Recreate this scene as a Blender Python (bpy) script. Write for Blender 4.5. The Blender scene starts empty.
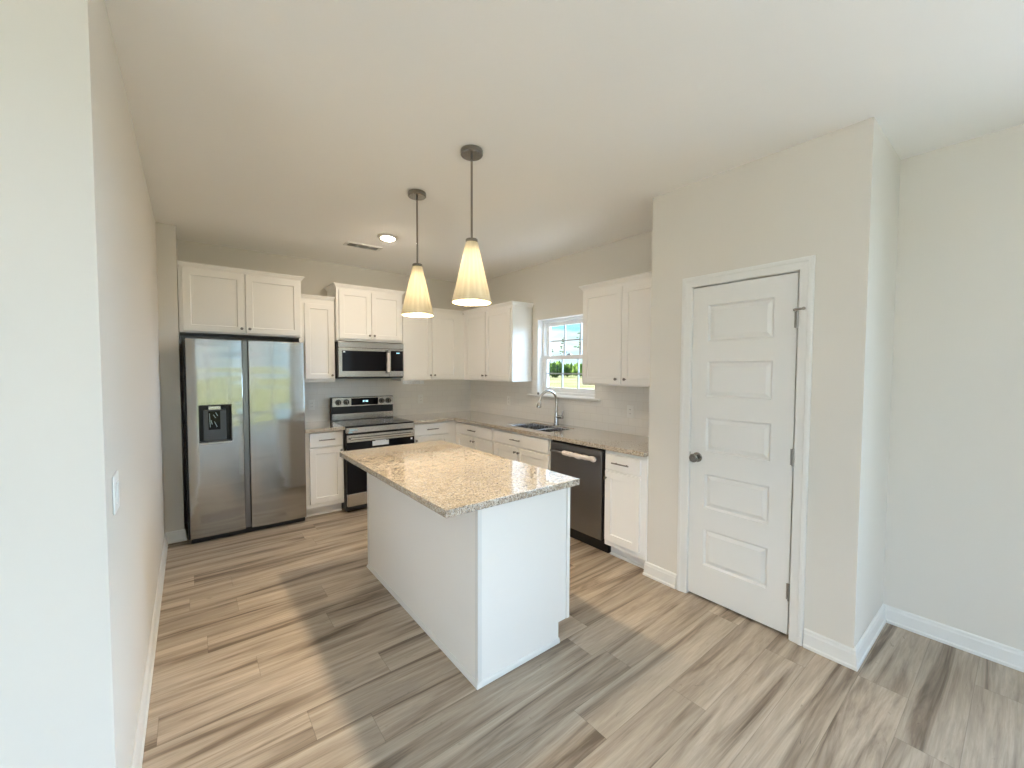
import bpy, bmesh, math, random
from mathutils import Vector, Matrix

C = bpy.context.scene.collection
S = bpy.context.scene
random.seed(7)
PI = math.pi

# ------------------------------------------------------------------ camera
cam = bpy.data.cameras.new('camera')
cam.sensor_width = 36.0
cam.lens = 408.70 / 1024 * 36
cam.shift_x = (512 - 508.154) / 1024
cam.shift_y = (386.096 - 384) / 1024
cam.clip_start = 0.02
cam.clip_end = 600
co = bpy.data.objects.new('camera', cam)
C.objects.link(co)
yaw, pitch, roll = 0.6629, -0.0399, 0.0030
fw = Vector((math.sin(yaw) * math.cos(pitch), math.cos(yaw) * math.cos(pitch), math.sin(pitch)))
rt0 = Vector((math.cos(yaw), -math.sin(yaw), 0))
up0 = rt0.cross(fw)
rt = math.cos(roll) * rt0 + math.sin(roll) * up0
up = -math.sin(roll) * rt0 + math.cos(roll) * up0
m = Matrix((rt, up, -fw)).transposed().to_4x4()
m.translation = Vector((0, 0, 1.5077))
co.matrix_world = m
S.camera = co

# ------------------------------------------------------------------ view
S.view_settings.view_transform = 'Standard'
S.view_settings.look = 'None'
S.view_settings.gamma = 1
S.view_settings.use_curve_mapping = False
S.view_settings.exposure = 0.60
S.cycles.use_denoising = True
S.cycles.max_bounces = 12
S.cycles.diffuse_bounces = 8
S.cycles.glossy_bounces = 4
S.cycles.transparent_max_bounces = 12
S.cycles.sample_clamp_indirect = 6.0
S.cycles.caustics_reflective = False
S.cycles.caustics_refractive = False

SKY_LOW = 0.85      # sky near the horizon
SKY_HIGH = 1.4      # extra glow added to the unseen high sky to brighten the room
LOBE_RIGHT = 23.0    # bluish glow added to the unseen sky, shines in at the right window
LOBE_LEFT = 4.2     # pale glow added to the unseen sky, shines in at the left window
PENDANT = 960.0      # bulb radiance
CAN = 300.0
SUN = 40.0

def lin(r, g, b):
    f = lambda c: (c / 255) / 12.92 if c <= 10 else (((c / 255) + 0.055) / 1.055) ** 2.4
    return (f(r), f(g), f(b), 1)

# ------------------------------------------------------------------ world sky
w = bpy.data.worlds.new('sky')
S.world = w
w.use_nodes = True
nt = w.node_tree
nt.nodes.clear()
N = lambda t, k: t.nodes.new(k)
L = lambda t, a, b: t.links.new(a, b)
tc = N(nt, 'ShaderNodeTexCoord')
sep = N(nt, 'ShaderNodeSeparateXYZ'); L(nt, tc.outputs['Generated'], sep.inputs[0])
ramp = N(nt, 'ShaderNodeValToRGB'); L(nt, sep.outputs['Z'], ramp.inputs[0])
e = ramp.color_ramp.elements
e[0].position = 0.0; e[0].color = (0.80, 0.96, 1.0, 1)
e[1].position = 0.45; e[1].color = (0.22, 0.55, 0.95, 1)
x = e.new(0.10); x.color = (0.36, 0.78, 1.0, 1)
mp = N(nt, 'ShaderNodeMapping'); mp.inputs['Scale'].default_value = (3, 3, 12)
L(nt, tc.outputs['Generated'], mp.inputs[0])
nz = N(nt, 'ShaderNodeTexNoise'); nz.inputs['Scale'].default_value = 2.2; nz.inputs['Detail'].default_value = 6
L(nt, mp.outputs[0], nz.inputs['Vector'])
cr = N(nt, 'ShaderNodeValToRGB'); L(nt, nz.outputs[0], cr.inputs[0])
cr.color_ramp.elements[0].position = 0.48; cr.color_ramp.elements[1].position = 0.68
mx = N(nt, 'ShaderNodeMixRGB'); L(nt, cr.outputs[0], mx.inputs[0]); L(nt, ramp.outputs[0], mx.inputs[1])
mx.inputs[2].default_value = (1, 1, 1, 1)
def wm(op, a, b=None):
    n = N(nt, 'ShaderNodeMath'); n.operation = op
    for i, v in enumerate((a, b)):
        if v is None: continue
        if isinstance(v, (int, float)): n.inputs[i].default_value = v
        else: L(nt, v, n.inputs[i])
    return n.outputs[0]
def wscale(col, k):
    n = N(nt, 'ShaderNodeVectorMath'); n.operation = 'SCALE'
    if isinstance(col, tuple): n.inputs[0].default_value = col
    else: L(nt, col, n.inputs[0])
    if isinstance(k, (int, float)): n.inputs['Scale'].default_value = k
    else: L(nt, k, n.inputs['Scale'])
    return n.outputs[0]
def wadd(a, b):
    n = N(nt, 'ShaderNodeVectorMath'); n.operation = 'ADD'; L(nt, a, n.inputs[0]); L(nt, b, n.inputs[1]); return n.outputs[0]
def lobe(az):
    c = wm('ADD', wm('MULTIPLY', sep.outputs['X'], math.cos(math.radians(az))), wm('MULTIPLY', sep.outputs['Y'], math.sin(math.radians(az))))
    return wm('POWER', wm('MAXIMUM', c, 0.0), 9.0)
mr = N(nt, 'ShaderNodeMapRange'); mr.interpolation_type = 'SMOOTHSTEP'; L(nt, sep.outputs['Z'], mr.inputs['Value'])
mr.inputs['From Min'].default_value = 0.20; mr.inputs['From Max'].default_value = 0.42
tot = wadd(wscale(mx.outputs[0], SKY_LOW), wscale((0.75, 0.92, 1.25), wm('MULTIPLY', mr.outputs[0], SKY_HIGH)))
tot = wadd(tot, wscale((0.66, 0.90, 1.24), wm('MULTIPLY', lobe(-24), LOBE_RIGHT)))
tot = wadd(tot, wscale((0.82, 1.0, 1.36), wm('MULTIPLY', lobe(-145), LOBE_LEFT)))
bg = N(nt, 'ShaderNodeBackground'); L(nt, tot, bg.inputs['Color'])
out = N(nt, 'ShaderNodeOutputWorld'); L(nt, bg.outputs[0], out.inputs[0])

# ------------------------------------------------------------------ sun (behind the house, from +y and high)
sl = bpy.data.lights.new('sun', 'SUN'); sl.energy = SUN; sl.angle = 0.01; sl.color = (1, 0.95, 0.87)
so = bpy.data.objects.new('sun', sl); C.objects.link(so)
so.rotation_euler = Vector((0.35, -0.62, -0.70)).to_track_quat('-Z', 'Y').to_euler()
so.location = (-3, 12, 12)

# ------------------------------------------------------------------ materials
def mat(name, col, rough=0.5, metal=0.0, spec=0.5, coat=0.0, emit=None, es=0.0):
    mm = bpy.data.materials.new(name); mm.use_nodes = True
    b = mm.node_tree.nodes['Principled BSDF']
    b.inputs['Base Color'].default_value = col
    b.inputs['Roughness'].default_value = rough
    b.inputs['Metallic'].default_value = metal
    b.inputs['Specular IOR Level'].default_value = spec
    b.inputs['Coat Weight'].default_value = coat
    if emit:
        b.inputs['Emission Color'].default_value = emit
        b.inputs['Emission Strength'].default_value = es
    return mm

def bsdf(mm): return mm.node_tree.nodes['Principled BSDF']

def noise(t, vec, scale, detail=3, rough=0.5):
    n = N(t, 'ShaderNodeTexNoise'); n.inputs['Scale'].default_value = scale
    n.inputs['Detail'].default_value = detail; n.inputs['Roughness'].default_value = rough
    L(t, vec, n.inputs['Vector']); return n

def obco(t): return N(t, 'ShaderNodeTexCoord').outputs['Object']

def bump(mm, height, strength, dist=0.001):
    t = mm.node_tree
    b = N(t, 'ShaderNodeBump'); b.inputs['Strength'].default_value = strength; b.inputs['Distance'].default_value = dist
    L(t, height, b.inputs['Height']); L(t, b.outputs[0], bsdf(mm).inputs['Normal'])

def painted(name, col, rough, scale=180, strength=0.06):
    mm = mat(name, col, rough); t = mm.node_tree
    n = noise(t, obco(t), scale, 2); bump(mm, n.outputs[0], strength)
    return mm

M = {}
M['wall'] = painted('wall paint', lin(219, 215, 207), 0.85)
M['ceiling'] = painted('ceiling paint', lin(247, 246, 243), 0.9, 120, 0.1)
M['trim'] = painted('trim paint', lin(228, 228, 225), 0.38, 60, 0.02)
M['cabinet'] = painted('cabinet paint', lin(241, 239, 235), 0.46, 60, 0.02)
M['inside'] = mat('cabinet inside', lin(200, 180, 150), 0.7)
M['vinyl'] = mat('white vinyl', lin(243, 244, 244), 0.35)
M['grille'] = mat('grey window grille', lin(176, 180, 182), 0.4)
M['nickel'] = mat('brushed nickel', (0.30, 0.28, 0.255, 1), 0.24, 1.0)
M['pull'] = mat('pull metal', (0.26, 0.24, 0.22, 1), 0.34, 1.0)
M['chrome'] = mat('faucet steel', (0.55, 0.55, 0.54, 1), 0.2, 1.0)
M['plastic'] = mat('white plastic', lin(238, 238, 234), 0.4)
M['black'] = mat('black plastic', (0.012, 0.012, 0.013, 1), 0.4)
M['blackglass'] = mat('black glass', (0.006, 0.006, 0.008, 1), 0.06, 0, 0.22)
M['darkgrey'] = mat('dark grey plastic', (0.06, 0.07, 0.08, 1), 0.35)
M['knob'] = mat('dark knob metal', (0.05, 0.045, 0.04, 1), 0.3, 0.9)
M['duct'] = mat('grey duct metal', (0.34, 0.34, 0.33, 1), 0.6)
M['slot'] = mat('outlet slot', (0.05, 0.05, 0.05, 1), 0.6)
M['foam'] = painted('foam wrap', lin(222, 212, 208), 0.7, 90, 0.5)
M['paper'] = mat('paper', lin(235, 238, 240), 0.6)
M['film'] = mat('clear film', lin(170, 195, 205), 0.15, 0.0, 0.8)
M['gold'] = mat('hinge nickel', (0.36, 0.35, 0.33, 1), 0.35, 1.0)
M['ledblue'] = mat('blue display digits', (0.4, 0.8, 1, 1), 0.4, emit=(0.5, 0.85, 1.0, 1), es=1.2)
M['bulb'] = mat('lit bulb', (1, 1, 1, 1), 0.4, emit=(1.0, 0.80, 0.54, 1), es=PENDANT)
M['can'] = mat('lit diffuser', (1, 1, 1, 1), 0.4, emit=(1.0, 0.84, 0.66, 1), es=CAN)

def steel(name, col, rough, wav=0.0):
    mm = mat(name, col, rough, 1.0); t = mm.node_tree
    o = obco(t)
    mp = N(t, 'ShaderNodeMapping'); mp.inputs['Scale'].default_value = (260, 260, 3); L(t, o, mp.inputs[0])
    n = noise(t, mp.outputs[0], 1.0, 2)
    r = N(t, 'ShaderNodeMapRange'); L(t, n.outputs[0], r.inputs['Value'])
    r.inputs['To Min'].default_value = rough - 0.05; r.inputs['To Max'].default_value = rough + 0.06
    L(t, r.outputs[0], bsdf(mm).inputs['Roughness'])
    if wav:
        m2 = N(t, 'ShaderNodeMapping'); m2.inputs['Scale'].default_value = (1.6, 1.6, 7.0); L(t, o, m2.inputs[0])
        n2 = noise(t, m2.outputs[0], 1.0, 1)
        bump(mm, n2.outputs[0], wav, 0.02)
    return mm
M['fridge'] = steel('fridge steel', (0.44, 0.44, 0.43, 1), 0.11, 0.16)
M['steel'] = steel('appliance steel', (0.58, 0.56, 0.53, 1), 0.24)
M['darksteel'] = steel('dark steel', (0.25, 0.25, 0.262, 1), 0.30)
M['sinksteel'] = steel('sink steel', (0.45, 0.44, 0.43, 1), 0.26)

def floor_mat():
    mm = mat('vinyl planks', lin(160, 140, 115), 0.42, 0, 0.4); t = mm.node_tree
    o = obco(t); s = N(t, 'ShaderNodeSeparateXYZ'); L(t, o, s.inputs[0])
    def mth(op, a, b=None):
        n = N(t, 'ShaderNodeMath'); n.operation = op
        for i, v in enumerate((a, b)):
            if v is None: continue
            if isinstance(v, (int, float)): n.inputs[i].default_value = v
            else: L(t, v, n.inputs[i])
        return n.outputs[0]
    yr = mth('DIVIDE', mth('ADD', s.outputs['Y'], 0.06), 0.18)
    row = mth('FLOOR', yr)
    wn = N(t, 'ShaderNodeTexWhiteNoise'); wn.noise_dimensions = '1D'; L(t, row, wn.inputs['W'])
    xr = mth('ADD', mth('DIVIDE', s.outputs['X'], 1.22), wn.outputs['Value'])
    col = mth('FLOOR', xr)
    cb = N(t, 'ShaderNodeCombineXYZ'); L(t, row, cb.inputs[0]); L(t, col, cb.inputs[1])
    w2 = N(t, 'ShaderNodeTexWhiteNoise'); w2.noise_dimensions = '2D'; L(t, cb.outputs[0], w2.inputs['Vector'])
    pid = w2.outputs['Value']
    # grain coordinates: stretched along x, shifted for each plank
    gx = mth('ADD', mth('MULTIPLY', s.outputs['X'], 1.0), mth('MULTIPLY', pid, 37.0))
    gy = mth('ADD', mth('MULTIPLY', s.outputs['Y'], 1.0), mth('MULTIPLY', pid, 11.0))
    g = N(t, 'ShaderNodeCombineXYZ'); L(t, gx, g.inputs[0]); L(t, gy, g.inputs[1])
    def stretched(sx, sy, detail, dist=0.0):
        mp = N(t, 'ShaderNodeMapping'); mp.inputs['Scale'].default_value = (sx, sy, 1); L(t, g.outputs[0], mp.inputs[0])
        n = noise(t, mp.outputs[0], 1.0, detail, 0.6); n.inputs['Distortion'].default_value = dist
        return n.outputs[0]
    broad = stretched(0.6, 9.0, 6, 1.1)
    fine = stretched(4.5, 75.0, 6, 0.8)
    knot = stretched(6.0, 17.0, 3, 3.0)
    r1 = N(t, 'ShaderNodeValToRGB'); L(t, broad, r1.inputs[0])
    e = r1.color_ramp.elements
    e[0].position = 0.34; e[0].color = lin(108, 93, 78)
    e[1].position = 0.62; e[1].color = lin(194, 181, 164)
    x = e.new(0.47); x.color = lin(170, 155, 138)
    fr = N(t, 'ShaderNodeMapRange'); L(t, fine, fr.inputs['Value'])
    fr.inputs['From Min'].default_value = 0.3; fr.inputs['From Max'].default_value = 0.7
    fr.inputs['To Min'].default_value = 0.82; fr.inputs['To Max'].default_value = 1.12
    pr = N(t, 'ShaderNodeMapRange'); L(t, pid, pr.inputs['Value'])
    pr.inputs['To Min'].default_value = 0.86; pr.inputs['To Max'].default_value = 1.08
    kr = N(t, 'ShaderNodeMapRange'); L(t, knot, kr.inputs['Value'])
    kr.inputs['From Min'].default_value = 0.66; kr.inputs['From Max'].default_value = 0.80
    kr.inputs['To Min'].default_value = 1.0; kr.inputs['To Max'].default_value = 0.62
    # seams
    fy = mth('FRACT', yr); fx = mth('FRACT', xr)
    ey = mth('MINIMUM', fy, mth('SUBTRACT', 1.0, fy)); ex = mth('MINIMUM', fx, mth('SUBTRACT', 1.0, fx))
    sy = mth('LESS_THAN', ey, 0.007); sx = mth('LESS_THAN', ex, 0.0011)
    seam = mth('MAXIMUM', sy, sx)
    sm = N(t, 'ShaderNodeMapRange'); L(t, seam, sm.inputs['Value'])
    sm.inputs['To Min'].default_value = 1.0; sm.inputs['To Max'].default_value = 0.72
    k = mth('MULTIPLY', mth('MULTIPLY', fr.outputs[0], pr.outputs[0]), mth('MULTIPLY', sm.outputs[0], kr.outputs[0]))
    mul = N(t, 'ShaderNodeVectorMath'); mul.operation = 'SCALE'
    L(t, r1.outputs[0], mul.inputs[0]); L(t, k, mul.inputs['Scale'])
    L(t, mul.outputs[0], bsdf(mm).inputs['Base Color'])
    bump(mm, fine, 0.05)
    return mm
M['floor'] = floor_mat()

def granite_mat():
    mm = mat('speckled granite', lin(190, 180, 168), 0.12, 0, 0.5, 1.0); t = mm.node_tree
    bsdf(mm).inputs['Coat Roughness'].default_value = 0.015
    o = obco(t)
    n1 = noise(t, o, 30, 4, 0.6)
    r = N(t, 'ShaderNodeValToRGB'); L(t, n1.outputs[0], r.inputs[0])
    e = r.color_ramp.elements
    e[0].position = 0.36; e[0].color = lin(166, 151, 132)
    e[1].position = 0.64; e[1].color = lin(204, 193, 175)
    x = e.new(0.5); x.color = lin(190, 176, 156)
    def cells(scale, lo, hi, mixin, colr):
        v = N(t, 'ShaderNodeTexVoronoi'); v.inputs['Scale'].default_value = scale
        L(t, o, v.inputs['Vector'])
        s = N(t, 'ShaderNodeSeparateColor'); L(t, v.outputs['Color'], s.inputs[0])
        g = N(t, 'ShaderNodeMapRange'); L(t, s.outputs[0], g.inputs['Value'])
        g.inputs['From Min'].default_value = lo; g.inputs['From Max'].default_value = hi
        mx = N(t, 'ShaderNodeMixRGB'); L(t, g.outputs[0], mx.inputs[0]); L(t, mixin, mx.inputs[1])
        mx.inputs[2].default_value = colr
        return mx.outputs[0]
    c = cells(190, 0.66, 0.72, r.outputs[0], lin(214, 207, 194))
    c = cells(230, 0.78, 0.82, c, lin(158, 140, 122))
    c = cells(170, 0.90, 0.92, c, lin(134, 124, 116))
    c = cells(210, 0.945, 0.955, c, lin(74, 64, 58))
    L(t, c, bsdf(mm).inputs['Base Color'])
    return mm
M['granite'] = granite_mat()

def tile_mat(axis):
    mm = mat('subway tile ' + axis, lin(236, 234, 228), 0.14, 0, 0.5); t = mm.node_tree
    o = obco(t); s = N(t, 'ShaderNodeSeparateXYZ'); L(t, o, s.inputs[0])
    cb = N(t, 'ShaderNodeCombineXYZ'); L(t, s.outputs[axis], cb.inputs[0])
    ad = N(t, 'ShaderNodeMath'); ad.operation = 'SUBTRACT'; L(t, s.outputs['Z'], ad.inputs[0]); ad.inputs[1].default_value = 0.914
    L(t, ad.outputs[0], cb.inputs[1])
    b = N(t, 'ShaderNodeTexBrick'); L(t, cb.outputs[0], b.inputs['Vector'])
    b.inputs['Scale'].default_value = 1.0; b.inputs['Brick Width'].default_value = 0.153; b.inputs['Row Height'].default_value = 0.0765
    b.inputs['Mortar Size'].default_value = 0.0016; b.inputs['Mortar Smooth'].default_value = 0.4
    b.inputs['Color1'].default_value = lin(236, 234, 228); b.inputs['Color2'].default_value = lin(233, 231, 226)
    b.inputs['Mortar'].default_value = lin(222, 219, 212)
    L(t, b.outputs['Color'], bsdf(mm).inputs['Base Color'])
    bump(mm, b.outputs['Fac'], -0.4, 0.002)
    return mm
M['tile_x'] = tile_mat('X'); M['tile_y'] = tile_mat('Y')

def thin_glass():
    mm = bpy.data.materials.new('window glass'); mm.use_nodes = True; t = mm.node_tree; t.nodes.clear()
    a = N(t, 'ShaderNodeBsdfTransparent'); a.inputs[0].default_value = (0.97, 0.99, 0.985, 1)
    g = N(t, 'ShaderNodeBsdfGlossy'); g.inputs['Roughness'].default_value = 0.02
    f = N(t, 'ShaderNodeFresnel'); f.inputs['IOR'].default_value = 1.35
    ge = N(t, 'ShaderNodeNewGeometry')      # no total reflection on the way out of the thin pane
    iv = N(t, 'ShaderNodeMath'); iv.operation = 'SUBTRACT'; iv.inputs[0].default_value = 1.0; L(t, ge.outputs['Backfacing'], iv.inputs[1])
    fk = N(t, 'ShaderNodeMath'); fk.operation = 'MULTIPLY'; L(t, f.outputs[0], fk.inputs[0]); L(t, iv.outputs[0], fk.inputs[1])
    mx = N(t, 'ShaderNodeMixShader'); L(t, fk.outputs[0], mx.inputs[0]); L(t, a.outputs[0], mx.inputs[1]); L(t, g.outputs[0], mx.inputs[2])
    o = N(t, 'ShaderNodeOutputMaterial'); L(t, mx.outputs[0], o.inputs[0])
    return mm
M['glass'] = thin_glass()

def shade_mat():
    mm = bpy.data.materials.new('ribbed cream glass'); mm.use_nodes = True; t = mm.node_tree; t.nodes.clear()
    tr = N(t, 'ShaderNodeBsdfTranslucent'); tr.inputs[0].default_value = (0.0085, 0.0080, 0.0066, 1)
    di = N(t, 'ShaderNodeBsdfPrincipled'); di.inputs['Base Color'].default_value = lin(225, 212, 180); di.inputs['Roughness'].default_value = 0.3
    mx = N(t, 'ShaderNodeAddShader'); L(t, tr.outputs[0], mx.inputs[0])
    m2 = N(t, 'ShaderNodeMixShader'); m2.inputs[0].default_value = 0.9
    tp = N(t, 'ShaderNodeBsdfTranslucent'); tp.inputs[0].default_value = (0, 0, 0, 1)
    L(t, tp.outputs[0], m2.inputs[1]); L(t, di.outputs[0], m2.inputs[2]); L(t, m2.outputs[0], mx.inputs[1])
    s = N(t, 'ShaderNodeSeparateXYZ'); L(t, obco(t), s.inputs[0])
    def mth(op, a, b=None):
        n = N(t, 'ShaderNodeMath'); n.operation = op
        for i, v in enumerate((a, b)):
            if v is None: continue
            if isinstance(v, (int, float)): n.inputs[i].default_value = v
            else: L(t, v, n.inputs[i])
        return n.outputs[0]
    fl = mth('ABSOLUTE', mth('COSINE', mth('MULTIPLY', mth('ARCTAN2', s.outputs['Y'], s.outputs['X']), 9.0)))
    fl = mth('ADD', mth('MULTIPLY', mth('POWER', fl, 1.5), -0.45), 1.2)
    v = N(t, 'ShaderNodeVectorMath'); v.operation = 'SCALE'; v.inputs[0].default_value = (0.0032, 0.0028, 0.0020); L(t, fl, v.inputs['Scale'])
    L(t, v.outputs[0], tr.inputs[0])
    o = N(t, 'ShaderNodeOutputMaterial'); L(t, mx.outputs[0], o.inputs[0])
    return mm
M['shade'] = shade_mat()

def grass_mat():
    mm = mat('dry grass', lin(170, 190, 90), 0.95, 0, 0.0); t = mm.node_tree; o = obco(t)
    n = noise(t, o, 0.12, 5, 0.6)
    r = N(t, 'ShaderNodeValToRGB'); L(t, n.outputs[0], r.inputs[0])
    e = r.color_ramp.elements
    e[0].position = 0.38; e[0].color = lin(62, 68, 46); e[1].position = 0.62; e[1].color = lin(86, 85, 68)
    L(t, r.outputs[0], bsdf(mm).inputs['Base Color']); return mm
M['grass'] = grass_mat()
M['soil'] = painted('bare pale soil', lin(200, 202, 204), 0.95, 3, 0.3)
bsdf(M['soil']).inputs['Specular IOR Level'].default_value = 0.0
def leaf_mat(name, a, b):
    mm = mat(name, a, 0.9, 0, 0.0); t = mm.node_tree; n = noise(t, obco(t), 1.3, 4)
    r = N(t, 'ShaderNodeValToRGB'); L(t, n.outputs[0], r.inputs[0])
    r.color_ramp.elements[0].position = 0.35; r.color_ramp.elements[0].color = a
    r.color_ramp.elements[1].position = 0.65; r.color_ramp.elements[1].color = b
    L(t, r.outputs[0], bsdf(mm).inputs['Base Color']); return mm
M['needles'] = leaf_mat('pine needles', lin(52, 76, 60), lin(84, 108, 80))
M['leaves'] = leaf_mat('hedge leaves', lin(34, 52, 30), lin(80, 98, 46))
M['bark'] = leaf_mat('bark', lin(96, 84, 70), lin(130, 116, 98))

# ------------------------------------------------------------------ mesh helpers
def new(): return bmesh.new()

def box(bm, x0, x1, y0, y1, z0, z1):
    vs = [bm.verts.new(p) for p in ((x0,y0,z0),(x1,y0,z0),(x1,y1,z0),(x0,y1,z0),(x0,y0,z1),(x1,y0,z1),(x1,y1,z1),(x0,y1,z1))]
    for f in ((0,3,2,1),(4,5,6,7),(0,1,5,4),(1,2,6,5),(2,3,7,6),(3,0,4,7)): bm.faces.new([vs[i] for i in f])
    return vs

def grid(bm, ca, cb, skip, c0, c1, to):
    """slab of cells over cuts ca x cb between c0 and c1, without the skipped cells"""
    na, nb = len(ca) - 1, len(cb) - 1
    V = {}
    def v(i, j, k):
        if (i, j, k) not in V: V[(i, j, k)] = bm.verts.new(to(ca[i], cb[j], (c0, c1)[k]))
        return V[(i, j, k)]
    keep = lambda i, j: 0 <= i < na and 0 <= j < nb and (i, j) not in skip
    for i in range(na):
        for j in range(nb):
            if not keep(i, j): continue
            bm.faces.new((v(i,j,0), v(i,j+1,0), v(i+1,j+1,0), v(i+1,j,0)))
            bm.faces.new((v(i,j,1), v(i+1,j,1), v(i+1,j+1,1), v(i,j+1,1)))
            if not keep(i-1, j): bm.faces.new((v(i,j,0), v(i,j,1), v(i,j+1,1), v(i,j+1,0)))
            if not keep(i+1, j): bm.faces.new((v(i+1,j,0), v(i+1,j+1,0), v(i+1,j+1,1), v(i+1,j,1)))
            if not keep(i, j-1): bm.faces.new((v(i,j,0), v(i+1,j,0), v(i+1,j,1), v(i,j,1)))
            if not keep(i, j+1): bm.faces.new((v(i,j+1,0), v(i,j+1,1), v(i+1,j+1,1), v(i+1,j+1,0)))

def prism(bm, poly, z0, z1):
    a = [bm.verts.new((x, y, z0)) for x, y in poly]; b = [bm.verts.new((x, y, z1)) for x, y in poly]
    n = len(poly)
    bm.faces.new(a[::-1]); bm.faces.new(b)
    for i in range(n): bm.faces.new((a[i], a[(i+1) % n], b[(i+1) % n], b[i]))

def lathe(bm, prof, seg=24, c=(0,0,0), axis='z', rad=None):
    """prof: list of (r, h); rad(angle) scales r"""
    rings = []
    def P(r, h, a):
        k = rad(a) if rad else 1
        u, v = r*k*math.cos(a), r*k*math.sin(a)
        if axis == 'z': p = (u, v, h)
        elif axis == 'y': p = (u, h, v)
        else: p = (h, u, v)
        return (p[0]+c[0], p[1]+c[1], p[2]+c[2])
    for r, h in prof:
        if r < 1e-6: rings.append([bm.verts.new(P(0, h, 0))])
        else: rings.append([bm.verts.new(P(r, h, 2*PI*i/seg)) for i in range(seg)])
    for A, B in zip(rings, rings[1:]):
        for i in range(seg):
            j = (i+1) % seg
            if len(A) == 1 and len(B) == 1: continue
            if len(A) == 1: bm.faces.new((A[0], B[j], B[i]))
            elif len(B) == 1: bm.faces.new((A[i], A[j], B[0]))
            else: bm.faces.new((A[i], A[j], B[j], B[i]))
    return rings

def tube(bm, pts, r, seg=12, cap=True):
    pts = [Vector(p) for p in pts]
    rs = r if isinstance(r, (list, tuple)) else [r]*len(pts)
    rings = []; prev = None
    for i, p in enumerate(pts):
        d = (pts[min(i+1, len(pts)-1)] - pts[max(i-1, 0)]).normalized()
        if prev is None:
            a = Vector((0,0,1)) if abs(d.z) < 0.9 else Vector((1,0,0))
            u = d.cross(a).normalized()
        else: u = (prev - d*prev.dot(d)).normalized()
        prev = u; v = d.cross(u)
        rings.append([bm.verts.new(p + rs[i]*(math.cos(2*PI*k/seg)*u + math.sin(2*PI*k/seg)*v)) for k in range(seg)])
    for A, B in zip(rings, rings[1:]):
        for i in range(seg): bm.faces.new((A[i], A[(i+1)%seg], B[(i+1)%seg], B[i]))
    if cap: bm.faces.new(rings[0][::-1]); bm.faces.new(rings[-1])

def sweep(bm, path, prof, to=lambda a, b, t: (a, b, t)):
    """prof (n, t): n = offset to the right of travel in the path plane, t = out of that plane"""
    n = len(path); rings = []
    for i in range(n):
        p = Vector(path[i])
        ds = []
        if i > 0: ds.append((p - Vector(path[i-1])).normalized())
        if i < n-1: ds.append((Vector(path[i+1]) - p).normalized())
        ns = [Vector((d.y, -d.x)) for d in ds]
        if len(ns) == 2:
            q = (ns[0] + ns[1]); q = q / max(1e-6, q.dot(ns[0])) if q.length > 1e-6 else ns[0]
        else: q = ns[0]
        rings.append([bm.verts.new(to(p.x + q.x*o, p.y + q.y*o, t)) for o, t in prof])
    k = len(prof)
    for A, B in zip(rings, rings[1:]):
        for i in range(k): bm.faces.new((A[i], A[(i+1)%k], B[(i+1)%k], B[i]))
    bm.faces.new(rings[0][::-1]); bm.faces.new(rings[-1])

def obj(name, bm, m, parent=None, bevel=0.0, smooth=False):
    bmesh.ops.recalc_face_normals(bm, faces=bm.faces[:])
    me = bpy.data.meshes.new(name); bm.to_mesh(me); bm.free()
    me.materials.append(m)
    o = bpy.data.objects.new(name, me); C.objects.link(o)
    if parent: o.parent = parent
    if smooth:
        for p in me.polygons: p.use_smooth = True
        try: me.set_sharp_from_angle(angle=math.radians(40))
        except Exception: pass
    if bevel:
        b = o.modifiers.new('edge', 'BEVEL'); b.width = bevel; b.segments = 2; b.limit_method = 'ANGLE'; b.angle_limit = math.radians(50)
        b.harden_normals = False
    return o

def thing(name, label, cat, loc=(0,0,0), rz=0.0, group=None):
    o = bpy.data.objects.new(name, None); o.empty_display_size = 0.1; C.objects.link(o)
    o.location = loc; o.rotation_euler = (0, 0, rz)
    o['label'] = label; o['category'] = cat
    if group: o['group'] = group
    return o

def tag(o, label, cat, group=None):
    o['label'] = label; o['category'] = cat
    if group: o['group'] = group
    return o

def struct(name, bm, m, parent=None, bevel=0.0, label=None, cat=None):
    o = obj(name, bm, m, parent, bevel)
    if parent is None: o['kind'] = 'structure'
    if label: o['label'] = label; o['category'] = cat
    return o

# ------------------------------------------------------------------ plan
XL, XST, YST = -0.1935, -0.0626, 4.542
YB, XR, XRR = 5.0105, 3.2226, 3.2828
XP, YP0, YP1 = 2.627, 0.509, 1.700
ZC = 2.731
YEND = 1.602
YREAR, XFAR = -4.2, -3.6
WY0, WY1, WZ0, WZ1 = 2.70, 3.57, 1.220, 2.090       # kitchen window opening

# ------------------------------------------------------------------ setting
bm = new(); box(bm, XFAR-0.15, 3.6, YREAR-0.15, YB+0.15, -0.12, 0.0)
struct('floor', bm, M['floor'], label='greige wood-look vinyl plank floor with dark streaks', cat='floor')
bm = new(); box(bm, XFAR-0.3, 3.75, YREAR-0.3, YB+0.3, ZC, ZC+0.25)
struct('ceiling', bm, M['ceiling'], label='plain white painted ceiling', cat='ceiling')
bm = new(); prism(bm, [(XFAR, YEND), (XL, YEND), (XL, YST), (XST, YST), (XST, YB+0.12), (XL-0.14, YB+0.12), (XL-0.14, YEND+0.14), (XFAR, YEND+0.14)], 0, ZC)
struct('wall_left', bm, M['wall'], label='pale greige wall at the left with a square end toward the viewer', cat='wall')
bm = new(); box(bm, XST, 3.5, YB, YB+0.12, 0, ZC)
struct('wall_back', bm, M['wall'], label='greige wall behind the fridge and range', cat='wall')
bm = new(); grid(bm, [1.585, WY0, WY1, YB], [0, WZ0, WZ1, ZC], {(1, 1)}, XR, XR+0.16, lambda a, b, c: (c, a, b))
struct('wall_right', bm, M['wall'], label='greige wall with the window over the sink', cat='wall')
bm = new()
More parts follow.
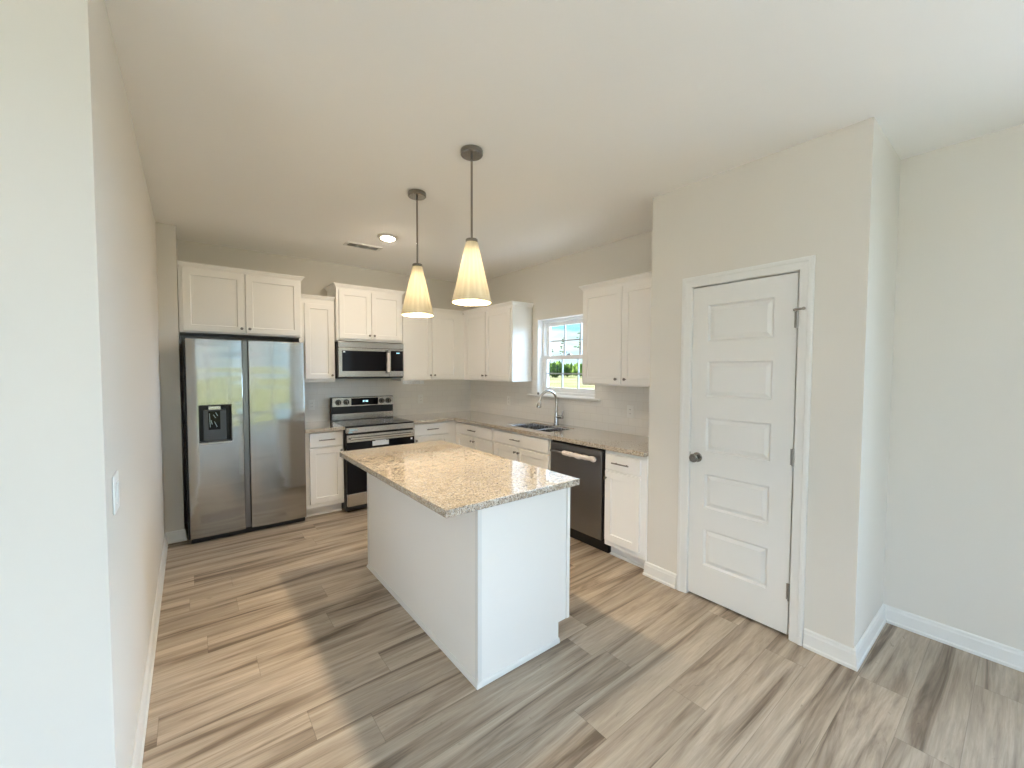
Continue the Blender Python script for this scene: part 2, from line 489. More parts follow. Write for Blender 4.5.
DY0, DY1, DZ = 0.788, 1.395, 2.056
grid(bm, [YP0, DY0, DY1, YP1], [0, DZ, ZC], {(1, 0)}, XP, XP+0.115, lambda a, b, c: (c, a, b))
box(bm, XP+0.115, XRR+0.16, YP0, YP0+0.115, 0, ZC)
box(bm, XP+0.115, XR+0.16, YP1-0.115, YP1, 0, ZC)
box(bm, XR+0.1, XR+0.16, YP0+0.115, YP1-0.115, 0, ZC)
struct('wall_pantry', bm, M['wall'], label='greige pantry enclosure wall around the white panel door', cat='wall')
RY0, RY1, RZ0, RZ1 = -2.4, -0.3, 0.30, 2.40  # opening for the added right-hand window, out of view
bm = new(); grid(bm, [YREAR, RY0, RY1, YP0], [0, RZ0, RZ1, ZC], {(1, 1)}, XRR, XRR+0.16, lambda a, b, c: (c, a, b))
struct('wall_side', bm, M['wall'], label='pale wall at the far right behind the pantry corner', cat='wall')
# rest of the open room behind the viewer
SX0, SX1, SZ1 = -1.5, 3.0, 2.25
bm = new(); grid(bm, [XFAR-0.15, SX0, SX1, XRR+0.16], [0, 0.02, SZ1, ZC], {(1, 1)}, YREAR-0.15, YREAR, lambda a, b, c: (a, c, b))
struct('wall_rear', bm, M['wall'])
bm = new(); grid(bm, [YREAR, -3.8, -0.9, YEND+0.14], [0, 0.4, 2.3, ZC], {(1, 1)}, XFAR-0.15, XFAR, lambda a, b, c: (c, a, b))  # opening for the added left-hand window, out of view
struct('wall_far', bm, M['wall'])

# baseboards
BB = [(0, 0), (0.020, 0), (0.020, 0.014), (0.015, 0.020), (0.013, 0.075), (0.010, 0.082), (0.009, 0.094), (0.004, 0.100), (0, 0.100)]
bm = new(); sweep(bm, [(XFAR+0.02, YEND), (XL, YEND), (XL, YST), (XST, YST), (XST, 4.62)], BB)
struct('baseboard_left', bm, M['trim'], label='white baseboard along the left wall and the fridge stub', cat='baseboard')
bm = new(); sweep(bm, [(2.68, YP1), (XP, YP1), (XP, 1.4645)], BB)
struct('baseboard_pantry', bm, M['trim'], label='short white baseboard between base cabinet and pantry door', cat='baseboard')
bm = new(); sweep(bm, [(XP, 0.7195), (XP, YP0), (XRR, YP0), (XRR, YREAR)], BB)
struct('baseboard_right', bm, M['trim'], label='white baseboard running round the pantry corner to the far right', cat='baseboard')

# backsplash tile
bm = new(); box(bm, 0.885, XR-0.008, YB-0.008, YB, 0.9145, 1.385)
struct('trim_1', bm, M['tile_x'], label='white subway tile backsplash behind the range', cat='backsplash')
bm = new(); grid(bm, [YP1, WY0, WY1, YB-0.008], [0.9145, WZ0-0.012, 1.385], {(1, 1)}, XR-0.008, XR, lambda a, b, c: (c, a, b))
struct('trim_2', bm, M['tile_y'], label='white subway tile backsplash under the window', cat='backsplash')

# ------------------------------------------------------------------ kitchen window
wn_ = thing('window_1', 'white double-hung window with grilles above the sink', 'window', (XR, 0, 0)); wn_['kind'] = 'structure'
def frame_yz(bm, y0, y1, z0, z1, t, x0, x1, tb=None, tt=None):
    tb = t if tb is None else tb; tt = t if tt is None else tt
    grid(bm, [y0, y0+t, y1-t, y1], [z0, z0+tb, z1-tt, z1], {(1, 1)}, x0, x1, lambda a, b, c: (c, a, b))
bm = new(); frame_yz(bm, WY0+0.001, WY1-0.001, WZ0+0.001, WZ1-0.001, 0.034, 0.075, 0.155)
obj('window_frame', bm, M['vinyl'], wn_, 0.003)
bm = new()
frame_yz(bm, WY0+0.0, WY1-0.0, WZ0+0.0, WZ1-0.0, 0.006, 0.0, 0.075)
obj('jamb_lining', bm, M['vinyl'], wn_)
zm = 1.652
def sash(name, z0, z1, x0, x1, rb, rtp):
    bm = new(); frame_yz(bm, WY0+0.035, WY1-0.035, z0, z1, 0.040, x0, x1, rb, rtp)
    o = obj(name, bm, M['vinyl'], wn_, 0.003)
    ga, gb, gz0, gz1 = WY0+0.075, WY1-0.075, z0+rb, z1-rtp
    xm = (x0+x1)/2
    bm = new(); box(bm, xm-0.002, xm+0.002, ga-0.005, gb+0.005, gz0-0.005, gz1+0.005); obj('pane', bm, M['glass'], o)
    bm = new()
    for k in (1, 2):
        y = ga + (gb-ga)*k/3
        box(bm, xm-0.009, xm+0.009, y-0.0065, y+0.0065, gz0-0.003, gz1+0.003)
    zz = (gz0+gz1)/2
    box(bm, xm-0.0085, xm+0.0085, ga-0.003, gb+0.003, zz-0.0065, zz+0.0065)
    obj('grille', bm, M['grille'], o)
    return o
sash('upper_sash', zm-0.02, WZ1-0.036, 0.118, 0.150, 0.034, 0.040)
lo = sash('lower_sash', WZ0+0.036, zm+0.02, 0.080, 0.112, 0.050, 0.046)
bm = new(); box(bm, 0.084, 0.108, 3.12, 3.18, zm+0.0202, zm+0.028); lathe(bm, [(0.0, zm+0.04), (0.012, zm+0.04), (0.012, zm+0.0282), (0, zm+0.0282)], 12, (0.094, 3.15, 0))
obj('sash_lock', bm, M['nickel'], wn_)
bm = new(); box(bm, -0.045, 0.075, WY0-0.075, WY1+0.14, WZ0-0.022, WZ0)
sill_ = obj('window_sill', bm, M['trim'], wn_, 0.006)
# small dark clip at the left end of the sill
bm = new(); tube(bm, [(3.205, 3.545, 1.235), (3.19, 3.52, 1.242), (3.175, 3.49, 1.238)], [0.006, 0.010, 0.006], 8)
box(bm, 3.185, 3.197, 3.508, 3.53, 1.2135, 1.24)
tag(obj('sill_latch', bm, M['pull'], None, 0.001), 'tiny dark metal clip standing on the left end of the window sill', 'clip')

# ------------------------------------------------------------------ rear glazing (behind the viewer) and added side windows
def plain_window(name, label, x0, x1, z0, z1, n, to):
    t = thing(name, label, 'window'); t['kind'] = 'structure'
    bm = new()
    cuts = [x0]; holes = set(); s = (x1-x0)/n
    ca = []
    for k in range(n): ca += [x0+k*s, x0+k*s+0.05, x0+(k+1)*s-0.05]
    ca.append(x1)
    grid(bm, ca, [z0, z0+0.07, z1-0.06, z1], {(3*k+1, 1) for k in range(n)}, 0.03, 0.11, to)
    fr = obj('window_frame', bm, M['vinyl'], t, 0.003)
    for k in range(n):
        bm = new(); grid(bm, [x0+k*s+0.045, x0+(k+1)*s-0.045], [z0+0.065, z1-0.055], set(), 0.068, 0.072, to)
        obj('pane', bm, M['glass'], fr)
plain_window('window_2', 'wide sliding glass door behind the viewer, mirrored in the fridge', SX0+0.002, SX1-0.002, 0.022, SZ1-0.002, 3, lambda a, b, c: (a, YREAR-c, b))
plain_window('added_window_4', 'unseen three-part window added in the side wall past the pantry to let in light', RY0+0.002, RY1-0.002, RZ0+0.002, RZ1-0.002, 3, lambda a, b, c: (XRR+c, a, b))  # window added out of view to light the left wall and aisle
plain_window('added_window_3', 'unseen three-part window added across the open room from the pantry door for daylight', -3.798, -0.902, 0.402, 2.298, 3, lambda a, b, c: (XFAR-c, a, b))  # window added out of view, placed for the daylight it brings in

# ------------------------------------------------------------------ outside
bm = new(); box(bm, -160, 220, -160, 220, -0.9, -0.35)
struct('ground', bm, M['soil'], label='bare pale soil around the house', cat='ground')
bm = new(); prism(bm, [(-155, -155), (215, -155), (215, 215), (5, 215), (5.5, 1.0), (14, -6.2), (-155, -6.2)], -0.352, -0.33)
struct('field', bm, M['grass'], label='pale green field outside the window', cat='field')
def pine(x, y, h, label):
    t = thing('pine_tree', label, 'tree', (x, y, -0.35), random.uniform(0, 6), 'sparse pines beyond the field')
    bm = new(); tube(bm, [(0,0,0), (0.05,0,h*0.5), (0,0.05,h)], [0.16, 0.12, 0.04], 7); obj('trunk', bm, M['bark'], t)
    bm = new()
    for k in range(16):
        f = random.uniform(0.52, 1.0); r = (1.05-f)*h*0.20+0.12; a = random.uniform(0, 2*PI)
        c = (math.cos(a)*r, math.sin(a)*r, h*f)
        res = bmesh.ops.create_icosphere(bm, subdivisions=1, radius=random.uniform(0.22, 0.42))
        for v in res['verts']:
            v.co = Vector((v.co.x*1.3, v.co.y*1.3, v.co.z*0.6))*random.uniform(0.75, 1.25) + Vector(c)
    obj('foliage', bm, M['needles'], t)
def shrub(x, y, rr, h, label):
    bm = new()
    for k in range(26):
        a = random.uniform(0, 2*PI); q = math.sqrt(random.random())*rr
        res = bmesh.ops.create_icosphere(bm, subdivisions=2, radius=random.uniform(0.35, 0.6)*h*0.4)
        for v in res['verts']: v.co = v.co*random.uniform(0.85, 1.15) + Vector((x+math.cos(a)*q, y+math.sin(a)*q, -0.35+random.uniform(0.2, 0.75)*h))
    tag(obj('shrub', bm, M['leaves']), label, 'shrub', 'green shrubs at the far edge of the field')
for k in range(13):
    a = math.radians(36 + k*2.1) + random.uniform(-0.01, 0.01); d = (120, 130, 140)[k % 3]
    pine(d*math.cos(a), d*math.sin(a)+0.0, random.uniform(9.0, 13.5), 'thin sparse pine tree standing beyond the field outside the window')
for k in range(15):
    a = math.radians(33 + k*2.15); d = (100, 108)[k % 2]
    shrub(d*math.cos(a), d*math.sin(a), 2.1, random.uniform(3.8, 5.0), 'bushy green shrub along the far edge of the field outside')

# ------------------------------------------------------------------ pantry door
tr = new()
CAS = [(0, 0), (0.068, 0), (0.068, 0.014), (0.060, 0.017), (0.046, 0.017), (0.042, 0.014), (0.014, 0.011), (0.006, 0.011), (0.0, 0.006)]
# travel up the hinge side, across, down: the outside is at the right of travel in (−y, z)
pth = [(-0.793, 0.0), (-0.793, 2.050), (-1.390, 2.050), (-1.390, 0.0)]
sweep(tr, pth, CAS, lambda a, b, t: (XP-t, -a, b))
struct('trim_3', tr, M['trim'], label='white door casing around the pantry door', cat='casing')
bm = new()
grid(bm, [DY0, DY0+0.005, DY1-0.005, DY1], [0, DZ-0.005, DZ], {(1, 0)}, XP, XP+0.115, lambda a, b, c: (c, a, b))
struct('trim_4', bm, M['trim'], label='white door jamb inside the casing', cat='jamb')
dr = thing('door_1', 'closed white five-panel pantry door with nickel knob', 'door', (XP+0.006, 1.388, 0), -PI/2); dr['kind'] = 'structure'
# local: x from the latch edge (0) to the hinge edge, front at y = 0
bm = new()
DW, DB, DT = 1.388-0.802, 0.016, 2.044
u0, u1 = 0.098, 0.474
bands = [(0.232, 0.472), (0.612, 0.836), (0.983, 1.202), (1.338, 1.565), (1.694, 1.926)]
xs = [0, u0, u1, DW]; zs = [DB]
for a, b in bands: zs += [a, b]
zs.append(DT)
skipf = {(1, 2*k+1) for k in range(5)}
# front skin with panel recesses
for i in range(3):
    for j in range(len(zs)-1):
        if (i, j) in skipf: continue
        bm.faces.new([bm.verts.new(p) for p in ((xs[i],0,zs[j]),(xs[i+1],0,zs[j]),(xs[i+1],0,zs[j+1]),(xs[i],0,zs[j+1]))])
for a, b in bands:
    rings = []
    for ins, dep in ((0, 0), (0.009, 0.014), (0.015, 0.014), (0.036, 0.004)):
        rings.append([bm.verts.new(p) for p in ((u0+ins,dep,a+ins),(u1-ins,dep,a+ins),(u1-ins,dep,b-ins),(u0+ins,dep,b-ins))])
    for A, B in zip(rings, rings[1:]):
        for i in range(4): bm.faces.new((A[i], A[(i+1)%4], B[(i+1)%4], B[i]))
    bm.faces.new(rings[-1])
vs = [bm.verts.new(p) for p in ((0,0,DB),(DW,0,DB),(DW,0.035,DB),(0,0.035,DB),(0,0,DT),(DW,0,DT),(DW,0.035,DT),(0,0.035,DT))]
for f in ((0,3,2,1),(4,5,6,7),(1,2,6,5),(2,3,7,6),(3,0,4,7)): bm.faces.new([vs[i] for i in f])
bmesh.ops.remove_doubles(bm, verts=bm.verts[:], dist=1e-5)
obj('door_panel', bm, M['trim'], dr)
bm = new(); lathe(bm, [(0, 0), (0.031, 0), (0.032, -0.004), (0.028, -0.009), (0.013, -0.012), (0.011, -0.030), (0.020, -0.038), (0.027, -0.048), (0.028, -0.056), (0.022, -0.064), (0, -0.067)], 28, (0.048, 0, 0.936), 'y')
kn = obj('door_knob', bm, M['nickel'], dr, 0, True); kn['label'] = 'round satin nickel knob'
bm = new(); box(bm, -0.010, -0.001, -0.006, 0.02, 0.90, 0.965)
obj('strike_plate', bm, M['gold'], dr, 0.001)
for k, z in enumerate((1.788, 1.027, 0.264)):
    bm = new()
    lathe(bm, [(0, z-0.050), (0.0065, z-0.048), (0.0065, z+0.048), (0, z+0.050)], 12, (DW+0.004, -0.010, 0))
    box(bm, DW-0.012, DW+0.004, -0.0025, 0.004, z-0.045, z+0.045)
    h = obj('hinge', bm, M['gold'], dr, 0, True)
    if k == 0:
        bm = new()
        tube(bm, [(DW-0.014, -0.014, z+0.052), (DW+0.004, -0.014, z+0.054), (DW+0.036, -0.028, z+0.054)], [0.007, 0.009, 0.004], 10)
        lathe(bm, [(0, -0.024), (0.008, -0.024), (0.008, -0.034), (0, -0.034)], 12, (DW+0.038, 0, z+0.054), 'y')
        obj('door_stop', bm, M['gold'], h, 0, True)

# ------------------------------------------------------------------ cabinets
def shaker(bm, x0, x1, z0, z1, y0=-0.020, st=0.056, rec=0.010, th=0.0195):
    """framed door: front at y0, back at y0+th"""
    o = [(x0,z0),(x1,z0),(x1,z1),(x0,z1)]
    def ring(i, y): return [bm.verts.new((x0+i, y, z0+i)), bm.verts.new((x1-i, y, z0+i)), bm.verts.new((x1-i, y, z1-i)), bm.verts.new((x0+i, y, z1-i))]
    R = [ring(0, y0+th), ring(0, y0+0.0015), ring(0.0015, y0), ring(st, y0), ring(st+0.004, y0+rec)]
    bm.faces.new(R[0][::-1]); bm.faces.new(R[-1])
    for A, B in zip(R, R[1:]):
        for i in range(4): bm.faces.new((A[i], A[(i+1)%4], B[(i+1)%4], B[i]))

def slab(bm, x0, x1, z0, z1, y0=-0.020, th=0.0195):
    b = 0.004
    R = []
    for i, y in ((0, y0+th), (0, y0+b), (b, y0)):
        R.append([bm.verts.new((x0+i, y, z0+i)), bm.verts.new((x1-i, y, z0+i)), bm.verts.new((x1-i, y, z1-i)), bm.verts.new((x0+i, y, z1-i))])
    bm.faces.new(R[0][::-1]); bm.faces.new(R[-1])
    for A, B in zip(R, R[1:]):
        for i in range(4): bm.faces.new((A[i], A[(i+1)%4], B[(i+1)%4], B[i]))

def knob(parent, x, z, y=-0.0203):
    bm = new(); lathe(bm, [(0, y), (0.006, y), (0.005, y-0.010), (0.009, y-0.016), (0.0125, y-0.021), (0.0115, y-0.026), (0, y-0.028)], 14, (x, 0, z), 'y')
    obj('knob', bm, M['pull'], parent, 0, True)

def pull(parent, x, z, wd=0.128, y=-0.0203):
    bm = new()
    tube(bm, [(x-wd/2-0.012, y-0.026, z), (x+wd/2+0.012, y-0.026, z)], 0.0055, 10)
    for s in (-1, 1): tube(bm, [(x+s*wd/2*0.75, y, z), (x+s*wd/2*0.75, y-0.026, z)], 0.0042, 8)
    obj('pull', bm, M['pull'], parent, 0, True)

def door(root, x0, x1, z0, z1, kx=None, kz=None, st=0.056):
    bm = new(); shaker(bm, x0, x1, z0, z1, st=st); o = obj('door', bm, M['cabinet'], root)
    if kx is not None: knob(o, kx, kz)
    return o
def drawer(root, x0, x1, z0, z1, px=None):
    bm = new(); slab(bm, x0, x1, z0, z1); o = obj('drawer', bm, M['cabinet'], root)
    pull(o, (x0+x1)/2 if px is None else px, (z0+z1)/2)
    return o

CROWN = [(0, 0), (0.004, 0), (0.006, 0.010), (0.012, 0.014), (0.022, 0.032), (0.030, 0.036), (0.030, 0.046), (0, 0.046)]
def crown(root, path, z):
    bm = new(); sweep(bm, path, [(n, t+z) for n, t in CROWN]); obj('crown_moulding', bm, M['cabinet'], root)

GU = 'white shaker wall cabinets'
GB = 'white shaker base cabinets'
YU = 4.700       # face-frame plane of the wall cabinets
XU = 2.920
# over the fridge
YFC = 4.562
t = thing('wall_cabinet', 'wide white two-door cabinet right above the fridge', 'cabinet', (-0.058, YFC, 1.826), 0, GU)
wd, ht = 0.966, 0.566
bm = new(); box(bm, 0, wd, 0, YB-YFC-0.001, 0, ht); obj('carcass', bm, M['cabinet'], t, 0.0015)
door(t, 0.026, 0.482, 0.014, ht-0.006, 0.455, 0.056)
door(t, 0.490, 0.954, 0.014, ht-0.006, 0.518, 0.056)
crown(t, [(0.0, 0), (wd, 0), (wd, 0.44)], ht)
# narrow single
t = thing('wall_cabinet', 'narrow white single-door cabinet between fridge and microwave', 'cabinet', (0.910, YU, 1.370), 0, GU)
wd, ht = 0.354, 0.872
bm = new(); box(bm, 0, wd, 0, YB-YU-0.009, 0, ht); obj('carcass', bm, M['cabinet'], t, 0.0015)
door(t, 0.052, 0.334, 0.036, ht-0.045, 0.316, 0.072, 0.050)
crown(t, [(0.0, 0), (wd-0.002, 0)], ht)
# above the microwave
t = thing('wall_cabinet', 'white two-door cabinet mounted high above the microwave', 'cabinet', (1.270, 4.650, 1.822), 0, GU)
wd, ht = 0.752, 0.570
bm = new(); box(bm, 0, wd, 0, YB-4.650-0.001, 0, ht); obj('carcass', bm, M['cabinet'], t, 0.0015)
door(t, 0.024, 0.372, 0.024, ht-0.022, 0.350, 0.066, 0.052)
door(t, 0.380, 0.728, 0.024, ht-0.022, 0.404, 0.066, 0.052)
crown(t, [(0, 0.35), (0, 0), (wd, 0), (wd, 0.35)], ht)
# corner run on the back wall
t = thing('wall_cabinet', 'white two-door corner cabinet right of the microwave', 'cabinet', (2.026, YU, 1.370), 0, GU)
ht = 0.872
bm = new(); box(bm, 0, XU-2.026, 0, YB-YU-0.009, 0, ht); obj('carcass', bm, M['cabinet'], t, 0.0015)
door(t, 0.018, 0.402, 0.014, ht-0.022, 0.378, 0.066)
door(t, 0.412, 0.778, 0.014, ht-0.022, 0.436, 0.066)
crown(t, [(0.0, 0), (XU-2.026-0.03, 0)], ht)
# right wall, left of the window
t = thing('wall_cabinet', 'white two-door cabinet on the window wall, left of the window', 'cabinet', (XU, YU, 1.370), -PI/2, GU)
LA = YU-3.662
bm = new(); box(bm, -(YB-YU-0.009), LA, 0, XR-XU-0.009, 0, ht); obj('carcass', bm, M['cabinet'], t, 0.0015)
door(t, 0.050, 0.515, 0.014, ht-0.022, 0.482, 0.066)
door(t, 0.530, 1.010, 0.014, ht-0.022, 0.562, 0.066)
crown(t, [(0.0, 0), (LA, 0), (LA, 0.30)], ht)
# right wall, right of the window
t = thing('wall_cabinet', 'white two-door cabinet between the window and the pantry wall', 'cabinet', (XU, 2.604, 1.370), -PI/2, GU)
LB = 2.604-YP1-0.002
bm = new(); box(bm, 0, LB, 0, XR-XU-0.009, 0, ht); obj('carcass', bm, M['cabinet'], t, 0.0015)
door(t, 0.014, 0.446, 0.014, ht-0.022, 0.404, 0.060)
door(t, 0.454, 0.884, 0.014, ht-0.022, 0.496, 0.060)
crown(t, [(0, 0.30), (0, 0), (LB, 0)], ht)

YF, XF = 4.415, 2.618      # face planes of the base cabinets
TOPC = 0.878
def base(label, loc, rz, wd, dep, toe=0.085, top=None):
    t = thing('base_cabinet', label, 'cabinet', loc, rz, GB)
    bm = new()
    if top:      # open box for the sink bowls
        box(bm, 0, wd, 0, 0.018, 0.105, TOPC); box(bm, 0, 0.018, 0.0182, dep, 0.105, TOPC); box(bm, wd-0.018, wd, 0.0182, dep, 0.105, TOPC)
        box(bm, 0.0182, wd-0.0182, 0.0182, dep, 0.105, 0.123)
    else: box(bm, 0, wd, 0, dep, 0.105, TOPC)
    obj('carcass', bm, M['cabinet'], t, 0.0015)
    bm = new(); box(bm, 0, wd, toe, dep, 0.0, 0.1045)
    sweep(bm, [(0, toe), (wd, toe)], [(0, 0), (0.014, 0), (0.013, 0.006), (0.008, 0.012), (0, 0.015)])
    obj('toe_kick', bm, M['cabinet'], t)
    return t
t = base('narrow white base cabinet between fridge and range', (0.888, YF, 0), 0, 0.372, YB-YF-0.01, toe=0.10)
drawer(t, 0.042, 0.360, 0.722, 0.866)
door(t, 0.042, 0.360, 0.150, 0.708, 0.340, 0.672)
t = base('white base cabinet just right of the range', (2.030, YF, 0), 0, XF-2.030-0.001, YB-YF-0.01)
drawer(t, 0.018, 0.480, 0.732, 0.866)
door(t, 0.018, 0.480, 0.150, 0.718, 0.040, 0.676)
# right-hand run: local x runs from the corner toward the viewer
t = base('wide white base cabinet in the corner left of the sink', (XF, YB-0.02, 0), -PI/2, YB-0.02-3.592, XR-XF-0.01)
o0 = YB-0.02
drawer(t, o0-4.360, o0-3.610, 0.732, 0.860, o0-3.99)
door(t, o0-4.360, o0-3.990, 0.150, 0.718, o0-4.012, 0.672)
door(t, o0-3.982, o0-3.610, 0.150, 0.718, o0-3.960, 0.672)
t = base('white sink base cabinet below the window', (XF, 3.590, 0), -PI/2, 3.590-2.712, XR-XF-0.01, top=True)
# the sink bowls hang inside, so the carcass top stays low there
drawer(t, 0.012, 0.866, 0.732, 0.860, 0.40)
door(t, 0.012, 0.418, 0.150, 0.718, 0.388, 0.672)
door(t, 0.426, 0.866, 0.150, 0.718, 0.444, 0.672)
t = base('narrow white base cabinet between dishwasher and pantry wall', (XF, 2.082, 0), -PI/2, 2.082-YP1-0.002, XR-XF-0.01)
drawer(t, 0.012, 0.330, 0.726, 0.846)
door(t, 0.012, 0.330, 0.150, 0.712, 0.026, 0.655)

# ------------------------------------------------------------------ countertops
CT0 = 0.879
bm = new(); box(bm, 0.886, 1.262, YB-0.645, YB-0.009, CT0, 0.914)
tag(obj('countertop', bm, M['granite'], None, 0.003), 'short granite countertop piece between fridge and range', 'countertop')
XC = 2.575
SK = (2.700, 3.075, 2.822, 3.470)   # sink cut-out
bm = new()
grid(bm, [2.024, XC, SK[0], SK[1], XR-0.009], [YP1+0.001, SK[2], SK[3], YB-0.645, YB-0.009], {(0, 0), (0, 1), (0, 2), (2, 1)}, CT0, 0.914, lambda a, b, c: (a, b, c))
tag(obj('countertop', bm, M['granite'], None, 0.003), 'long L-shaped granite countertop with the sink cut into it', 'countertop')

# sink
t = thing('kitchen_sink', 'double-bowl stainless sink set in the granite below the window', 'sink', ((SK[0]+SK[1])/2, (SK[2]+SK[3])/2, 0.906))
hx, hy = (SK[1]-SK[0])/2, (SK[3]-SK[2])/2
ym = 3.055-(SK[2]+SK[3])/2
def bowl(y0, y1):
    bm = new()
    R = []
    for i, z in ((0.0015, 0), (0.008, 0), (0.012, -0.008), (0.020, -0.19), (0.042, -0.21)):
        R.append([bm.verts.new(p) for p in ((-hx+i, y0+i, z), (hx-i, y0+i, z), (hx-i, y1-i, z), (-hx+i, y1-i, z))])
    for A, B in zip(R, R[1:]):
        for k in range(4): bm.faces.new((A[k], A[(k+1)%4], B[(k+1)%4], B[k]))
    bm.faces.new(R[-1])
    lathe(bm, [(0.0, -0.206), (0.035, -0.206), (0.042, -0.209)], 20, (0, (y0+y1)/2, 0))
    return obj('bowl', bm, M['sinksteel'], t, 0.004)
bowl(-hy, ym-0.004); bowl(ym+0.004, hy)

# faucet
t = thing('faucet', 'tall gooseneck stainless faucet behind the sink', 'faucet', (3.145, 3.172, 0.914))
bm = new(); lathe(bm, [(0, 0), (0.030, 0), (0.030, 0.006), (0.024, 0.012), (0.021, 0.09), (0.017, 0.13), (0.0, 0.135)], 20); obj('body', bm, M['chrome'], t, 0, True)
bm = new()
pts = [(0, 0, 0.11), (0, 0, 0.20), (0, 0, 0.262)]
R_ = 0.107
for k in range(1, 15):
    a = PI*k/14*0.94
    pts.append((-R_+R_*math.cos(a), 0.03*k/14, 0.262+R_*math.sin(a)))
pts.append((pts[-1][0]-0.006, 0.031, pts[-1][2]-0.02))
tube(bm, pts, 0.0135, 14); obj('spout', bm, M['chrome'], t, 0, True)
p = pts[-1]
bm = new(); tube(bm, [(p[0], p[1], p[2]), (p[0]-0.004, p[1], p[2]-0.015), (p[0]-0.012, p[1], p[2]-0.055), (p[0]-0.014, p[1], p[2]-0.070)], [0.0145, 0.018, 0.027, 0.024], 14); obj('spray_head', bm, M['chrome'], t, 0, True)
bm = new(); tube(bm, [(0, -0.015, 0.085), (0.0, -0.090, 0.085)], 0.0195, 14); tube(bm, [(0, -0.080, 0.088), (0.0, -0.088, 0.12), (0.004, -0.092, 0.155)], [0.008, 0.007, 0.005], 10); obj('handle', bm, M['chrome'], t, 0, True)

# ------------------------------------------------------------------ fridge
t = thing('refrigerator', 'stainless side-by-side refrigerator with water dispenser', 'refrigerator', (-0.020, 4.358, 0))
FW = 0.904
bm = new(); box(bm, -0.014, FW+0.001, 0.075, 0.63, 0.028, 1.752); obj('cabinet', bm, M['black'], t, 0.004)
bm = new(); box(bm, 0.004, FW-0.004, 0.045, 0.10, 0.0, 0.050); obj('grille', bm, M['black'], t, 0.002)
def fdoor(x0, x1, hole=None):
    bm = new(); n = 10
    zs = [0.052, 1.766]; xs = [x0+(x1-x0)*i/n for i in range(n+1)]
    if hole: 
        xs = sorted(set([x for x in xs if not (hole[0]-0.012 < x < hole[1]+0.012)] + [hole[0], hole[1]])); zs = [0.052, hole[2], hole[3], 1.766]
    yc = lambda x: -0.010*(1-((x-(x0+x1)/2)/((x1-x0)/2))**2)
    V = {}
    def v(i, j, b):
        if (i, j, b) not in V: V[(i, j, b)] = bm.verts.new((xs[i], 0.072 if b else yc(xs[i]), zs[j]))
        return V[(i, j, b)]
    I, J = len(xs)-1, len(zs)-1
    for i in range(I):
        for j in range(J):
            bm.faces.new((v(i,j,1), v(i,j+1,1), v(i+1,j+1,1), v(i+1,j,1)))
            if hole and xs[i] >= hole[0]-1e-6 and xs[i+1] <= hole[1]+1e-6 and j == 1: continue
            bm.faces.new((v(i,j,0), v(i+1,j,0), v(i+1,j+1,0), v(i,j+1,0)))
        bm.faces.new((v(i,0,1), v(i+1,0,1), v(i+1,0,0), v(i,0,0))); bm.faces.new((v(i,J,0), v(i+1,J,0), v(i+1,J,1), v(i,J,1)))
    for j in range(J):
        bm.faces.new((v(0,j,0), v(0,j+1,0), v(0,j+1,1), v(0,j,1))); bm.faces.new((v(I,j,1), v(I,j+1,1), v(I,j+1,0), v(I,j,0)))
    return obj('door', bm, M['fridge'], t, 0.004, True)
HX0, HX1, HZ0, HZ1 = 0.077, 0.311, 0.876, 1.197
d1 = fdoor(0.0, 0.398, (HX0, HX1, HZ0, HZ1))
d2 = fdoor(0.445, FW)
bm = new(); box(bm, 0.401, 0.442, 0.030, 0.072, 0.054, 1.764); obj('handle_channel', bm, M['darksteel'], t, 0.002)
# dispenser
bm = new()
grid(bm, [HX0, HX0+0.006, HX1-0.006, HX1], [HZ0, HZ0+0.006, HZ1-0.006, HZ1], {(1, 1)}, -0.013, 0.055, lambda a, b, c: (a, c, b))
box(bm, HX0, HX1, 0.055, 0.060, HZ0, HZ1)
dp = obj('dispenser', bm, M['black'], d1)
bm = new()
prism(bm, [(HX0+0.040, 0.05), (HX0+0.030, -0.006), (HX1-0.042, -0.006), (HX1-0.040, 0.05)], HZ0+0.010, HZ1-0.045)
obj('dispenser_panel', bm, M['darkgrey'], d1, 0.003)
bm = new(); box(bm, HX0+0.068, HX1-0.080, -0.012, 0.004, HZ1-0.042, HZ1-0.012); o = obj('dispenser_badge', bm, M['steel'], d1, 0.002)
bm = new()
box(bm, HX0+0.066, HX1-0.084, -0.010, -0.005, HZ0+0.105, HZ1-0.055)
obj('paddle_film', bm, M['blackglass'], d1, 0.001)
bm = new()
for a, b in (((0.074, 0.19), (0.078, 0.09)), ((0.10, 0.18), (0.118, 0.155)), ((0.118, 0.195), (0.132, 0.17)), ((0.108, 0.13), (0.126, 0.09)), ((0.084, 0.14), (0.092, 0.11))):
    tube(bm, [(HX0+a[0], -0.011, HZ0+0.02+a[1]*1.2), (HX0+b[0], -0.011, HZ0+0.02+b[1]*1.2)], 0.0022, 6)
obj('film_crease', bm, M['film'], d1)
bm = new(); sweep(bm, [(HX0-0.006, 0.0), (HX0+0.06, -0.014), (HX1-0.06, -0.014), (HX1+0.008, 0.0)], [(-0.012, HZ0-0.004), (0.004, HZ0-0.006), (0.004, HZ0-0.016), (-0.012, HZ0-0.022)])
obj('drip_tray', bm, M['steel'], d1)

